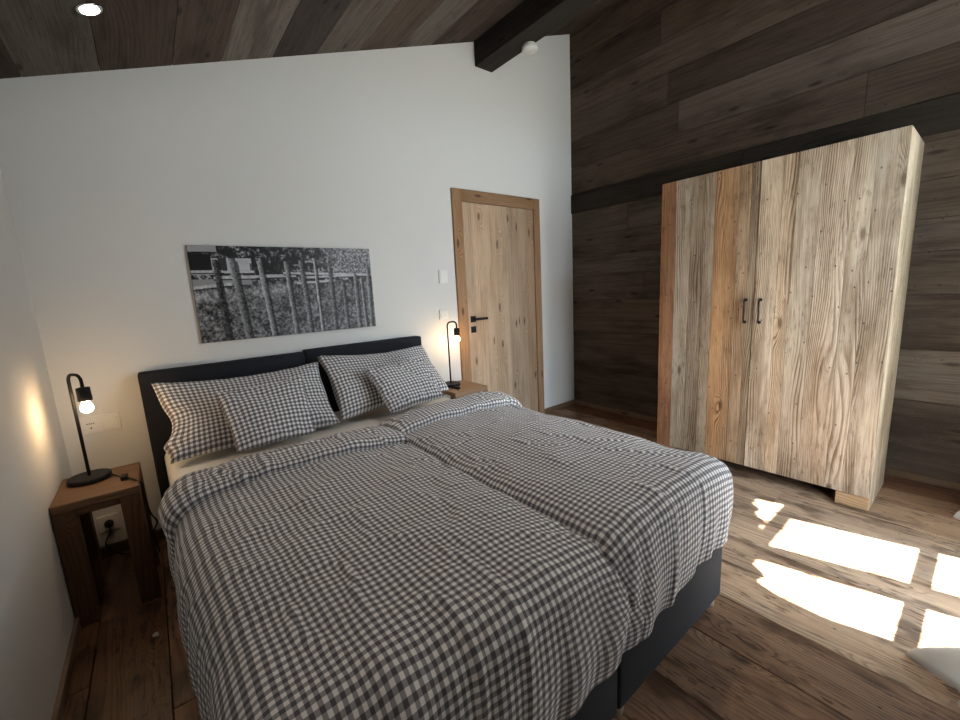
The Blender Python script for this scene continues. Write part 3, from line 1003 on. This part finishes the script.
m = MB(); m.lathe((.105, -.0105, .178), [(.030, 0), (.030, .0025)], (0, -1, 0), 28); m.build('socket_insert', M['whiteplastic'], t)
t = plate('light_switch', 2.252, 2.334, 1.343, 1.446, 'square white light switch on the wall beside the door', 'switch')
m = MB(); m.box((2.262, -.0155, 1.354), (2.324, -.0115, 1.435), b=.002); m.build('rocker', M['whiteplastic'], t)
t = plate('wall_socket', 2.235, 2.317, 1.055, 1.135, 'white wall plate above the lamp beside the door', 'socket')
m = MB(); m.lathe((2.276, -.0105, 1.095), [(.030, 0), (.030, .0025), (.026, .003)], (0, -1, 0), 28); m.build('socket_insert', M['whiteplastic'], t)

# ================================================================ PICTURE
PX0, PX1, PZ0, PZ1 = .632, 1.680, 1.058, 1.595
def paint(nx, ny):
    r = np.random.RandomState(3)
    img = np.zeros((ny, nx))
    X, Y = np.meshgrid(np.linspace(0, 1, nx), np.linspace(0, 1, ny))   # Y: 0 top
    def sm(a, b, x): t = np.clip((x - a) / (b - a), 0, 1); return t * t * (3 - 2 * t)
    def nz(cells_x, cells_y):
        g = r.rand(cells_y + 2, cells_x + 2)
        fx = X * cells_x; fy = Y * cells_y
        ix = fx.astype(int); iy = fy.astype(int); tx = fx - ix; ty = fy - iy
        return (g[iy, ix] * (1 - tx) + g[iy, ix + 1] * tx) * (1 - ty) + (g[iy + 1, ix] * (1 - tx) + g[iy + 1, ix + 1] * tx) * ty
    fine = nz(150, 75); mid = nz(60, 30); low = nz(12, 6)
    # grass meadow
    img[:] = .26 + .42 * (fine - .5) + .26 * (mid - .5) + .12 * (low - .5)
    img += .20 * sm(.10, .0, np.abs(Y - .52 + .10 * X)) * (X < .45)
    # tree foliage
    fol = .05 + .55 * np.clip(fine * mid * 2.4 - .50, 0, 1)
    mask = sm(.44, .36, Y + .04 * (low - .5))
    img = img * (1 - mask) + fol * mask
    right = sm(.62, .80, X) * sm(.36, .26, Y)
    img = img * (1 - right) + (.32 + .6 * (fine - .4)) * right
    # bright barn on the left with a dark opening
    barn = (X < .29) & (Y > .13) & (Y < .30); img[barn] = .62 + .1 * (mid[barn] - .5)
    img[(X < .13) & (Y < .06)] = .5
    img[(X < .10) & (Y > .09) & (Y < .28)] = .02
    img[(X > .13) & (X < .17) & (Y > .13) & (Y < .30)] = .12
    wallm = (X < .28) & (Y > .34) & (Y < .41); img[wallm] = .45
    dk = (X > .28) & (X < .40) & (Y > .18) & (Y < .36); img[dk] *= .4
    # rails
    for y0, s, a, b, w in ((.265, .02, 0, .30, .013), (.33, -.03, .10, .52, .016), (.29, .06, .45, 1, .012), (.345, -.05, .55, 1, .012), (.43, -.19, 0, .18, .016), (.41, -.10, .52, .75, .013)):
        yy = y0 + s * (X - a); m_ = (X >= a) & (X <= b) & (np.abs(Y - yy) < w); img[m_] = .62 + .2 * (fine[m_] - .5)
        m2 = (X >= a) & (X <= b) & (Y - yy >= w) & (Y - yy < w + .014); img[m2] = .08
    # posts
    posts = [(.115, .02, .036, .14, .97, .20), (.195, .06, .045, .13, 1.0, .42), (.33, .06, .036, .16, .94, .55), (.47, .03, .030, .16, .90, .5),
             (.555, .03, .030, .15, .88, .42), (.635, .01, .018, .12, .86, .66), (.725, .00, .028, .20, .84, .36), (.80, .01, .022, .40, .83, .36),
             (.885, .00, .030, .30, .82, .42), (.925, .02, .018, .36, .82, .5), (.975, -.01, .030, .20, .82, .46)]
    for x0, lean, w, ya, yb, br in posts:
        xc = x0 + lean * .6 * (Y - ya)
        ww = w * .36 * (1 + .25 * (mid - .5))
        m_ = (np.abs(X - xc) < ww) & (Y > ya) & (Y < 1.0)
        shade = br * (1.1 - .7 * sm(-ww, ww, X - xc)) + .30 * (fine - .5)
        img[m_] = shade[m_]
        m2 = (X - xc >= ww) & (X - xc < ww + .010) & (Y > ya + .03); img[m2] *= .35
    return np.clip(img * 1.0, .008, .85)
nx, ny = 300, 154
img = paint(nx, ny)
pic = empty('wall_picture', ((PX0 + PX1) / 2, 0, PZ0))
tag(pic, 'wide black and white canvas print of an old wooden fence above the headboard', 'picture')
soft_box((PX0, -.020, PZ0), (PX1, 0.0, PZ1), .0015, 1, 'canvas_frame', M['canvas_edge'], pic)
P = []; UV = []
for j in range(ny):
    P.append([(PX0 + .001 + (PX1 - PX0 - .002) * i / (nx - 1), -.0208, PZ1 - .001 - (PZ1 - PZ0 - .002) * j / (ny - 1)) for i in range(nx)])
    UV.append([(i / nx, j / ny) for i in range(nx)])
o = grid_mesh('canvas_print', P, UV, M['print'], pic)
at = o.data.color_attributes.new('print', 'FLOAT_COLOR', 'POINT')
arr = np.ones((nx * ny, 4), dtype=np.float32)
g = (img.reshape(-1) ** 1.75) * 1.15
arr[:, 0] = g * .97; arr[:, 1] = g * .98; arr[:, 2] = g * 1.06
at.data.foreach_set('color', arr.reshape(-1))

# ================================================================ CEILING FITTINGS
sd = empty('smoke_detector', (2.915 - .02, -.455, 3.03))
sd.location = (2.885, -.455, 3.03)
tag(sd, 'round white smoke detector on the underside of the ceiling beam', 'smoke detector')
m = MB(); m.lathe((2.885, -.455, 3.03), [(.045, 0), (.045, -.012)], seg=32); m.build('mounting_ring', M['whiteplastic'], sd)
m = MB(); m.lathe((2.885, -.455, 3.018), [(.044, 0), (.056, -.003), (.058, -.024), (.050, -.034), (.020, -.036)], seg=32); m.build('detector_head', M['whiteplastic'], sd)

nv = Vector((-CS, 0, 1)).normalized()
def spotlight(x, y, label, k=1.0):
    sp = Vector((x, y, ceil(x)))
    st = empty('ceiling_spotlight', sp)
    tag(st, label, 'ceiling light', 'spotlights recessed in the board ceiling')
    m = MB(); m.lathe(sp, [(.030, -.001), (.042, -.001), (.044, -.004), (.040, -.007), (.031, -.005)], nv, 32); m.build('spotlight_ring', M['chrome'], st)
    m = MB(); m.lathe(sp, [(.030, -.002), (.030, -.0085)], nv, 28); m.build('spotlight_lens', M['spot'], st)
    ld = bpy.data.lights.new('spotlight_beam', 'SPOT')
    ld.energy = SPOT * k; ld.spot_size = math.radians(100); ld.spot_blend = 0.8; ld.shadow_soft_size = .03; ld.color = (1.0, .86, .72)
    lo = bpy.data.objects.new('spotlight_beam', ld); COL.objects.link(lo)
    lo.location = sp - nv * .012 ; lo.rotation_euler = (0, 0, 0)
spotlight(.412, -.534, 'small lit round spotlight recessed in the dark board ceiling above the bedside lamp', .12)
spotlight(1.65, -1.75, 'added unseen ceiling spotlight over the foot of the bed, warming the bedding', 1.2)  # out-of-view fixture, added to brighten and warm the bed

# ================================================================ CURTAINS
def curtain(label, x0, x1f, ztop, yc, flare, seed, dirx):
    """x0 = far edge (constant); x1f(z) = edge beside the glass"""
    nj, ni = 90, 110
    P = []; UV = []
    for j in range(nj + 1):
        z = ztop * (1 - j / nj) + .004
        row = []; uv = []
        for i in range(ni + 1):
            u = i / ni
            x1 = x1f(z)
            x = x0 + (x1 - x0) * u
            am = .022 + .018 * sst(1.2, .1, z)
            y = yc + am * math.sin((x - x0) * (40 if dirx > 0 else 55) + .8 * math.sin(z * 1.7 + seed)) + .01 * noise.noise(Vector((x * 5, z * 2, seed)))
            k = math.exp(-((x - flare[0]) / flare[1]) ** 2) * sst(flare[3], .0, z)
            y += k * flare[2] + .012 * k * math.sin(x * 60)
            row.append((x, y, z)); uv.append((u, z))
        P.append(row); UV.append(uv)
    o = grid_mesh('curtain', P, UV, M['curtain'], None, thick=.003)
    return tag(o, label, 'curtain', 'white window curtains')
def edge_l(z):  # unseen upper edge, shaped to cut the sun patches on the floor
    zz = z + .32
    lin = lambda a, b: min(1, max(0, (zz - a) / (b - a)))
    return 2.345 + .03 * sst(1.4, 1.75, zz) + .05 * sst(1.7, 1.95, zz) + .14 * sst(1.9, 2.12, zz) + .36 * lin(2.14, 2.28) + .17 * lin(2.28, 2.42) + .10 * lin(2.42, 2.6)
curtain('white floor-length curtain pooling on the floor at the lower right corner of the view', 1.90, edge_l, 2.52, -2.965, (2.21, .13, .20, .20), 1.0, 1)
def edge_r(z): return 3.115 - .03 * sst(0.5, 0, z) + .125 * sst(1.70, 1.80, z)
curtain('white curtain whose rounded hem shows beyond the sun patches near the board wall', 3.78, edge_r, 2.52, -2.965, (3.52, .09, .18, .22), 4.0, -1)
rod = empty('curtain_rod', (2.7, -2.965, 2.539)); tag(rod, 'thin curtain rod above the french window carrying white curtains', 'curtain rod')
m = MB(); m.tube([(.95, -2.965, 2.539), (3.85, -2.965, 2.539)], .012, 14); m.build('rod', M['blackmetal'], rod)
for x in (1.0, 3.80):
    m = MB(); m.box((x - .01, -3.05, 2.529), (x + .01, -2.955, 2.549)); m.build('bracket', M['blackmetal'], rod)

# small paper crumb on the boards
bm = bmesh.new(); bmesh.ops.create_icosphere(bm, subdivisions=2, radius=.012)
for v in bm.verts:
    n_ = noise.noise(v.co * 120); v.co *= 1 + .5 * n_; v.co.z = max(v.co.z, -.006) * .5 + .004
    v.co += Vector((.264, -.854, .002))
me = bpy.data.meshes.new('paper_scrap'); bm.to_mesh(me); bm.free()
tag(link('paper_scrap', me, M['paper']), 'tiny pale scrap of paper on the dark floorboards beside the bed', 'scrap')
